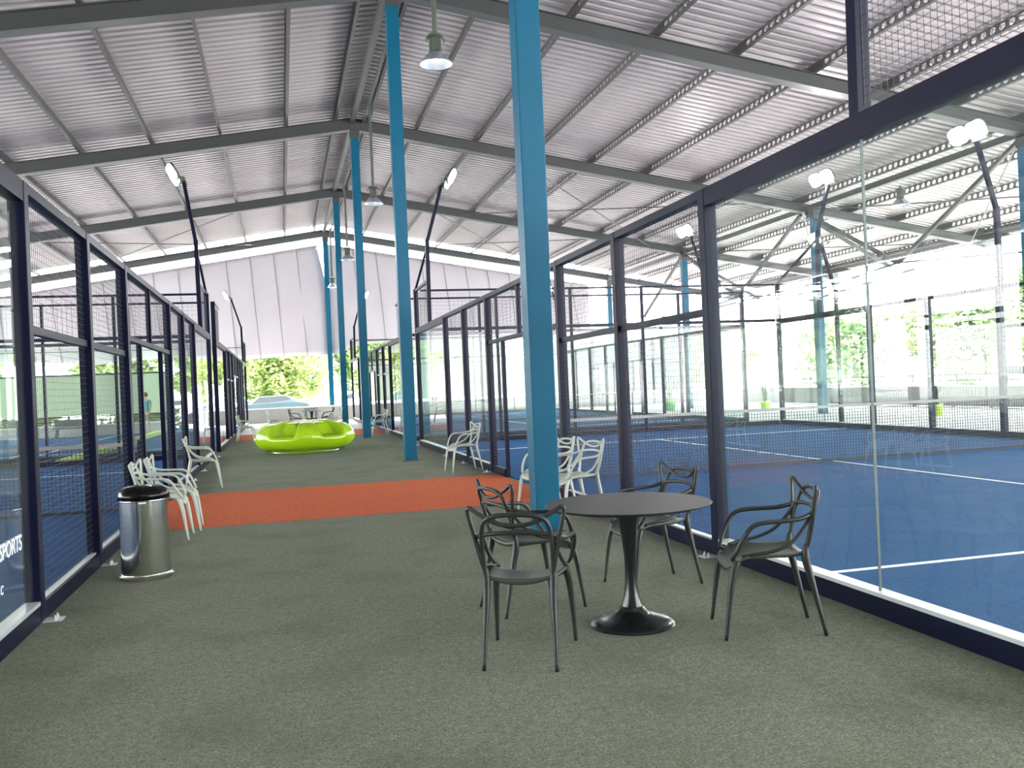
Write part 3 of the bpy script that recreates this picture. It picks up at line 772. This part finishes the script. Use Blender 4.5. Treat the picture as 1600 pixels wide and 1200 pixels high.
# ------------------------------------------------------------------ lettering on the left glass
def text(s_, x, y, z, size, label=None):
    cu = bpy.data.curves.new('t', 'FONT'); cu.body = s_; cu.size = size; cu.extrude = .0008; cu.shear = .12; cu.offset = size*.012; cu.align_x = 'RIGHT'
    o = bpy.data.objects.new('t', cu); COL.objects.link(o)
    dg = bpy.context.evaluated_depsgraph_get(); me = bpy.data.meshes.new_from_object(o.evaluated_get(dg)); bpy.data.objects.remove(o)
    me.materials.clear(); me.materials.append(MT['decal'])
    r = bpy.data.objects.new('lettering', me); COL.objects.link(r)
    # text runs along +Y when read from the aisle (+X side)
    r.matrix_world = Matrix(((0,0,1,x),(1,0,0,y),(0,1,0,z),(0,0,0,1)))
    return r
tag(text('SPORTS', XL+.012, 6.50, .545, .140), 'white word SPORTS stuck on the left glass panel above the blue turf', 'lettering')
tag(text('C', XL+.012, 6.07, .345, .075), 'small white letter fragment low on the left glass panel', 'lettering')

# ------------------------------------------------------------------ lime curb, bench, person beyond the left court
tag(MB().box(-5.25, -4.95, 23.35, 41, -.02, .14).build('lime_curb', 'lime_matt', bevel=.01), 'long lime green curb seen through the left fence, running away diagonally', 'curb')
t = empty('bench', (-8.6, 41.6, 0)); tag(t, 'dark bench against the low wall seen through the left fence', 'bench')
MB().box(-.75, .75, -.22, .22, .38, .44).build('seat', 'dark_plastic', t)
MB().bar((-.75, .22, .62), (.75, .22, .62), .04, .30).build('backrest', 'dark_plastic', t)
for sx in (-.65, .65): MB().bar((sx, 0, 0), (sx*.9, 0, .39), .06, .36, up=(0,1,0)).build('leg', 'dark_plastic', t)

def person(x, y, rz):
    t = empty('person', (x, y, 0), rz); tag(t, 'person in a teal shirt and grey shorts standing beyond the left court', 'person')
    bm_v = [(0,0,.95),(0,0,1.12),(0,-.01,1.32),(0,0,1.45),(0,.01,1.53),(0,.02,1.62),(0,.02,1.72),
            (.09,0,.90),(.10,.02,.50),(.10,-.01,.09),(.10,.13,.035),(-.09,0,.90),(-.12,.03,.50),(-.13,-.02,.09),(-.13,.12,.035),
            (.17,0,1.42),(.22,.01,1.15),(.20,.14,.95),(.195,.19,.88),(-.17,0,1.42),(-.24,0,1.16),(-.22,.10,.93),(-.215,.14,.86)]
    ed = [(0,1),(1,2),(2,3),(3,4),(4,5),(5,6),(0,7),(7,8),(8,9),(9,10),(0,11),(11,12),(12,13),(13,14),(3,15),(15,16),(16,17),(17,18),(3,19),(19,20),(20,21),(21,22)]
    rd = [.145,.125,.145,.10,.055,.085,.08, .085,.058,.038,.032, .085,.058,.038,.032, .055,.042,.030,.032, .055,.042,.030,.032]
    me = bpy.data.meshes.new('body'); me.from_pydata(bm_v, ed, []); o = bpy.data.objects.new('body', me); COL.objects.link(o); o.parent = t
    me.materials.append(MT['skin'])
    def skin(o, me, rd, root):
        sk = o.modifiers.new('skin', 'SKIN')
        for i, r_ in enumerate(rd): me.skin_vertices[0].data[i].radius = (r_, r_*.8)
        for i in range(len(rd)): me.skin_vertices[0].data[i].use_root = (i == root)
        o.modifiers.new('ss', 'SUBSURF').levels = 1; o.modifiers['ss'].render_levels = 1
    skin(o, me, rd, 0)
    def cloth(nm, v, e, r_, m_):
        me = bpy.data.meshes.new(nm); me.from_pydata(v, e, []); c = bpy.data.objects.new(nm, me); COL.objects.link(c); c.parent = t; me.materials.append(MT[m_]); skin(c, me, r_, 0)
    cloth('shirt', [(0,0,1.12),(0,-.01,1.32),(0,0,1.44),(0,0,.93),(.17,0,1.42),(.215,.01,1.22),(-.17,0,1.42),(-.23,0,1.23)], [(0,1),(1,2),(0,3),(2,4),(4,5),(2,6),(6,7)], [.16,.175,.12,.165,.075,.065,.075,.065], 'teal')
    cloth('shorts', [(0,0,.92),(.095,0,.82),(.10,.015,.56),(-.095,0,.82),(-.115,.02,.56)], [(0,1),(1,2),(0,3),(3,4)], [.165,.11,.095,.11,.095], 'shorts')
    h = MB().lathe([(.094,1.60),(.102,1.66),(.09,1.73),(.05,1.775),(.01,1.79)], 16).build('hair', 'hair', t, smooth=True, loc=(0,.005,0))
    nose = MB().bar((0,.105,1.66),(0,.125,1.635),.025,.03); nose.build('nose', 'skin', t)
    return t
person(-5.6, 41.0, math.radians(150))

# ------------------------------------------------------------------ potted plants on the sunlit right side
def pot_plant(x, y, m_, label, s=1.0, leaves=14, hgt=.85, leaf='leaf_dark'):
    t = empty('potted_plant', (x, y, -.02)); tag(t, label, 'plant')
    smoothfix(MB().lathe([(.13*s,0),(.15*s,.10*s),(.155*s,.12*s),(.15*s,.14*s),(.165*s,.24*s),(.17*s,.26*s),(.165*s,.28*s),(.18*s,.36*s),(.175*s,.37*s),(.15*s,.34*s)], 24).build('pot', m_, t))
    m = MB(); rnd = random.Random(int(x*100))
    for i in range(leaves):
        a = rnd.random()*2*PI; r_ = rnd.random()*.07*s; h = hgt*s*(.6+.4*rnd.random()); tx, ty = math.cos(a)*(.08+.12*rnd.random())*s, math.sin(a)*(.08+.12*rnd.random())*s
        px, py = math.cos(a)*r_, math.sin(a)*r_; wv = Vector((-math.sin(a), math.cos(a), 0))*.028*s
        b0 = len(m.v)
        for k in range(6):
            q = k/5; p = Vector((px+tx*q*q, py+ty*q*q, .32*s+h*q)); ww = wv*(math.sin((q*.85+.15)*PI)+.15)
            m.v += [tuple(p-ww), tuple(p+ww)]
        for k in range(5): m.f.append((b0+2*k, b0+2*k+1, b0+2*k+3, b0+2*k+2))
    o = m.build('leaves', leaf, t); sd = o.modifiers.new('s', 'SOLIDIFY'); sd.thickness = .004
    return t
pot_plant(18.75, 22.95, 'lime', 'tall leafed plant in a ribbed lime pot on the sunlit right floor, nearer one')
pot_plant(18.3, 32.0, 'lime', 'plant in a lime pot left of the pale blue outer column', 1.1)
pot_plant(16.6, 37.2, 'green_pot', 'plant in a green pot beyond the back fence of the right court', 1.6, leaf='leaf')
pot_plant(22.6, 22.4, 'lime_matt', 'yellow green bushy plant standing by the right railing', 1.6, 26, .8, 'leaf')

# ------------------------------------------------------------------ cars in the car park
def car(x, y, rz, m_, label):
    t = empty('car', (x, y, -.02), rz); tag(t, label, 'car')
    sec = [(-2.1,.35),(-2.12,.75),(-1.95,.92),(-1.25,.98),(-.75,1.38),(.75,1.42),(1.45,1.02),(2.0,.90),(2.12,.65),(2.08,.32)]
    m = MB()
    for sy, k in ((-.84, .96), (-.80, 1.0), (.80, 1.0), (.84, .96)):
        for (a_, b_) in sec: m.v.append((a_*k, sy if b_ < 1.1 else sy*.82, .30+(b_-.30)*k))
    n_ = len(sec)
    for i in range(3):
        for j in range(n_): j2 = (j+1) % n_; m.f.append((i*n_+j, i*n_+j2, (i+1)*n_+j2, (i+1)*n_+j))
    m.f.append(tuple(range(n_))[::-1]); m.f.append(tuple(3*n_+j for j in range(n_)))
    m.build('body', m_, t, bevel=.03)
    for sg in (-1, 1):
        w = MB(); w.v = [(-1.15, sg*.80, 1.02), (1.25, sg*.80, 1.03), (.70, sg*.69, 1.36), (-.72, sg*.69, 1.33)]
        w.v += [(a_, b_+sg*.02, c__) for a_, b_, c__ in w.v]; w.f = [(0,1,2,3),(4,7,6,5),(0,4,5,1),(1,5,6,2),(2,6,7,3),(3,7,4,0)]
        w.build('side_window', 'car_glass', t)
    for sx in (-1.3, 1.3):
        for sg in (-1, 1):
            MB().tube([(sx, sg*.70, .32), (sx, sg*.88, .32)], .32, 20).build('wheel', 'rubber', t)
    return t
car(-.6, 54.2, .1, 'car_teal', 'blue green car parked beyond the low wall behind the lime sofa')
car(4.6, 54.4, -.1, 'car_white', 'white car parked beyond the wall behind the far blue columns')
car(-6.4, 54.5, .2, 'car_white', 'white car parked beyond the wall at the far left')
car(29.0, 30.0, 1.4, 'car_white', 'white car parked outside beyond the right railing, farther one')
car(29.5, 20.5, 1.5, 'car_white', 'white car parked outside beyond the right railing, nearer one')

# ------------------------------------------------------------------ trees
def crown_mesh(seed, r, hh, nl, mat_, ls=.21):
    rnd = random.Random(seed); m = MB(); cl = []
    for i in range(16):
        a = rnd.random()*2*PI; rr = r*.72*math.sqrt(rnd.random()); z = hh*(rnd.random()-.5)*.85
        cl.append((Vector((rr*math.cos(a), rr*math.sin(a), z)), r*(.30+.25*rnd.random())))
    for i in range(nl):
        c, cr_ = rnd.choice(cl); d = Vector((rnd.gauss(0,1), rnd.gauss(0,1), rnd.gauss(0,.8))).normalized()
        p = c+d*cr_*(.75+.3*rnd.random())
        u = Vector((rnd.gauss(0,1), rnd.gauss(0,1), rnd.gauss(0,.5))).normalized(); w = u.cross(d+Vector((0,0,.3))).normalized(); s_ = ls*(.6+.8*rnd.random())
        b0 = len(m.v); m.v += [tuple(p-u*s_), tuple(p+w*s_*.38), tuple(p+u*s_), tuple(p-w*s_*.38)]; m.f.append((b0, b0+1, b0+2, b0+3))
    me = bpy.data.meshes.new('crown'); me.from_pydata(m.v, [], m.f); me.materials.append(MT[mat_]); return me
CR = [crown_mesh(1, 3.2, 4.4, 9500, 'leaf'), crown_mesh(2, 3.0, 5.0, 9500, 'leaf'), crown_mesh(3, 3.4, 4.0, 9500, 'leaf_dark'), crown_mesh(4, 3.3, 4.2, 9500, 'leaf_pale')]
def tree(x, y, h, k, s, label, grp='trees beyond the car park'):
    t = empty('tree', (x, y, -.02)); tag(t, label, 'tree', grp)
    rnd = random.Random(int(x*7+y)); m = MB(); zc = h
    m.tube(crv([(0,0,0), (.12,.05,h*.35), (-.05,.1,h*.7), (0,0,h)], 4), [.20-.012*i for i in range(13)], 8)
    for i in range(6):
        a = i*PI/3+rnd.random(); m.tube([(0,0,h*.55+.1*i), (math.cos(a)*1.0*s, math.sin(a)*1.0*s, h*.85), (math.cos(a)*1.9*s, math.sin(a)*1.9*s, h*1.1)], [.09,.06,.02], 6)
    m.build('trunk', 'bark', t)
    o = bpy.data.objects.new('crown', CR[k]); COL.objects.link(o); o.parent = t; o.location = (0,0,h); o.scale = (s,s,s); o.rotation_euler = (0,0,rnd.random()*6)
    return t
TL = [(.2, 60.5, 3.0, 0, 1.0, 'bright yellow green tree filling the aisle gap above the lime sofa'),
      (9.6, 59.5, 3.4, 1, 1.0, 'green tree over the white screen, right of the second blue column'),
      (5.2, 69.0, 4.4, 2, 1.0, 'darker green tree farther back behind the far blue columns'),
      (-5.6, 69.0, 4.6, 1, 1.0, 'leafy tree farther back, above the left fence posts'),
      (14.4, 68.0, 4.8, 0, 1.0, 'bright green tree farther back over the white screen, beside the broad blue column'),
      (-9.6, 58.0, 3.6, 0, 1.0, 'bright tree above the pale green screen, nearer its end by the aisle'),
      (-18.4, 56.0, 3.6, 1, 1.0, 'bright tree above the pale green screen, middle of its length'),
      (-27.8, 54.0, 3.6, 2, 1.0, 'tree above the pale green screen at the far left edge'),
      (34.0, 49.0, 2.5, 3, 1.0, 'pale sunlit tree beyond the right railing, near the pale blue column'),
      (34.0, 39.5, 2.6, 3, 1.0, 'pale sunlit tree beyond the right railing, between the outer posts'),
      (35.0, 29.5, 2.6, 3, 1.0, 'pale sunlit tree beyond the right railing, nearest the picture edge'),
      (43.0, 44.0, 4.4, 2, 1.0, 'tree standing farther out behind the sunlit right side'),
      (31.0, 60.0, 3.2, 1, .95, 'small sunlit tree beyond the far right corner of the hall')]
for a in TL: tree(*a)
# low hedge under the left screen
for i, (x, sl_) in enumerate(((-21.8, 'leftmost, behind the nearest post'), (-16.7, 'between the first two left posts'), (-11.6, 'between the second and third left posts'), (-6.5, 'nearest the person'))):
    t = empty('shrub', (x, 45.2, -.02)); tag(t, 'low bright shrub beneath the pale green screen, '+sl_, 'shrub', 'shrubs beneath the pale green screen')
    o = bpy.data.objects.new('foliage', CR[0]); COL.objects.link(o); o.parent = t; o.location = (0,0,.55); o.scale = (.62,.18,.22)


# unseen wall added behind the camera to cut the light from there
struct(MB().box(-20.3, 8.0, -5.3, -5.1, 0, 9.0).build('wall_light_block', 'wall'))
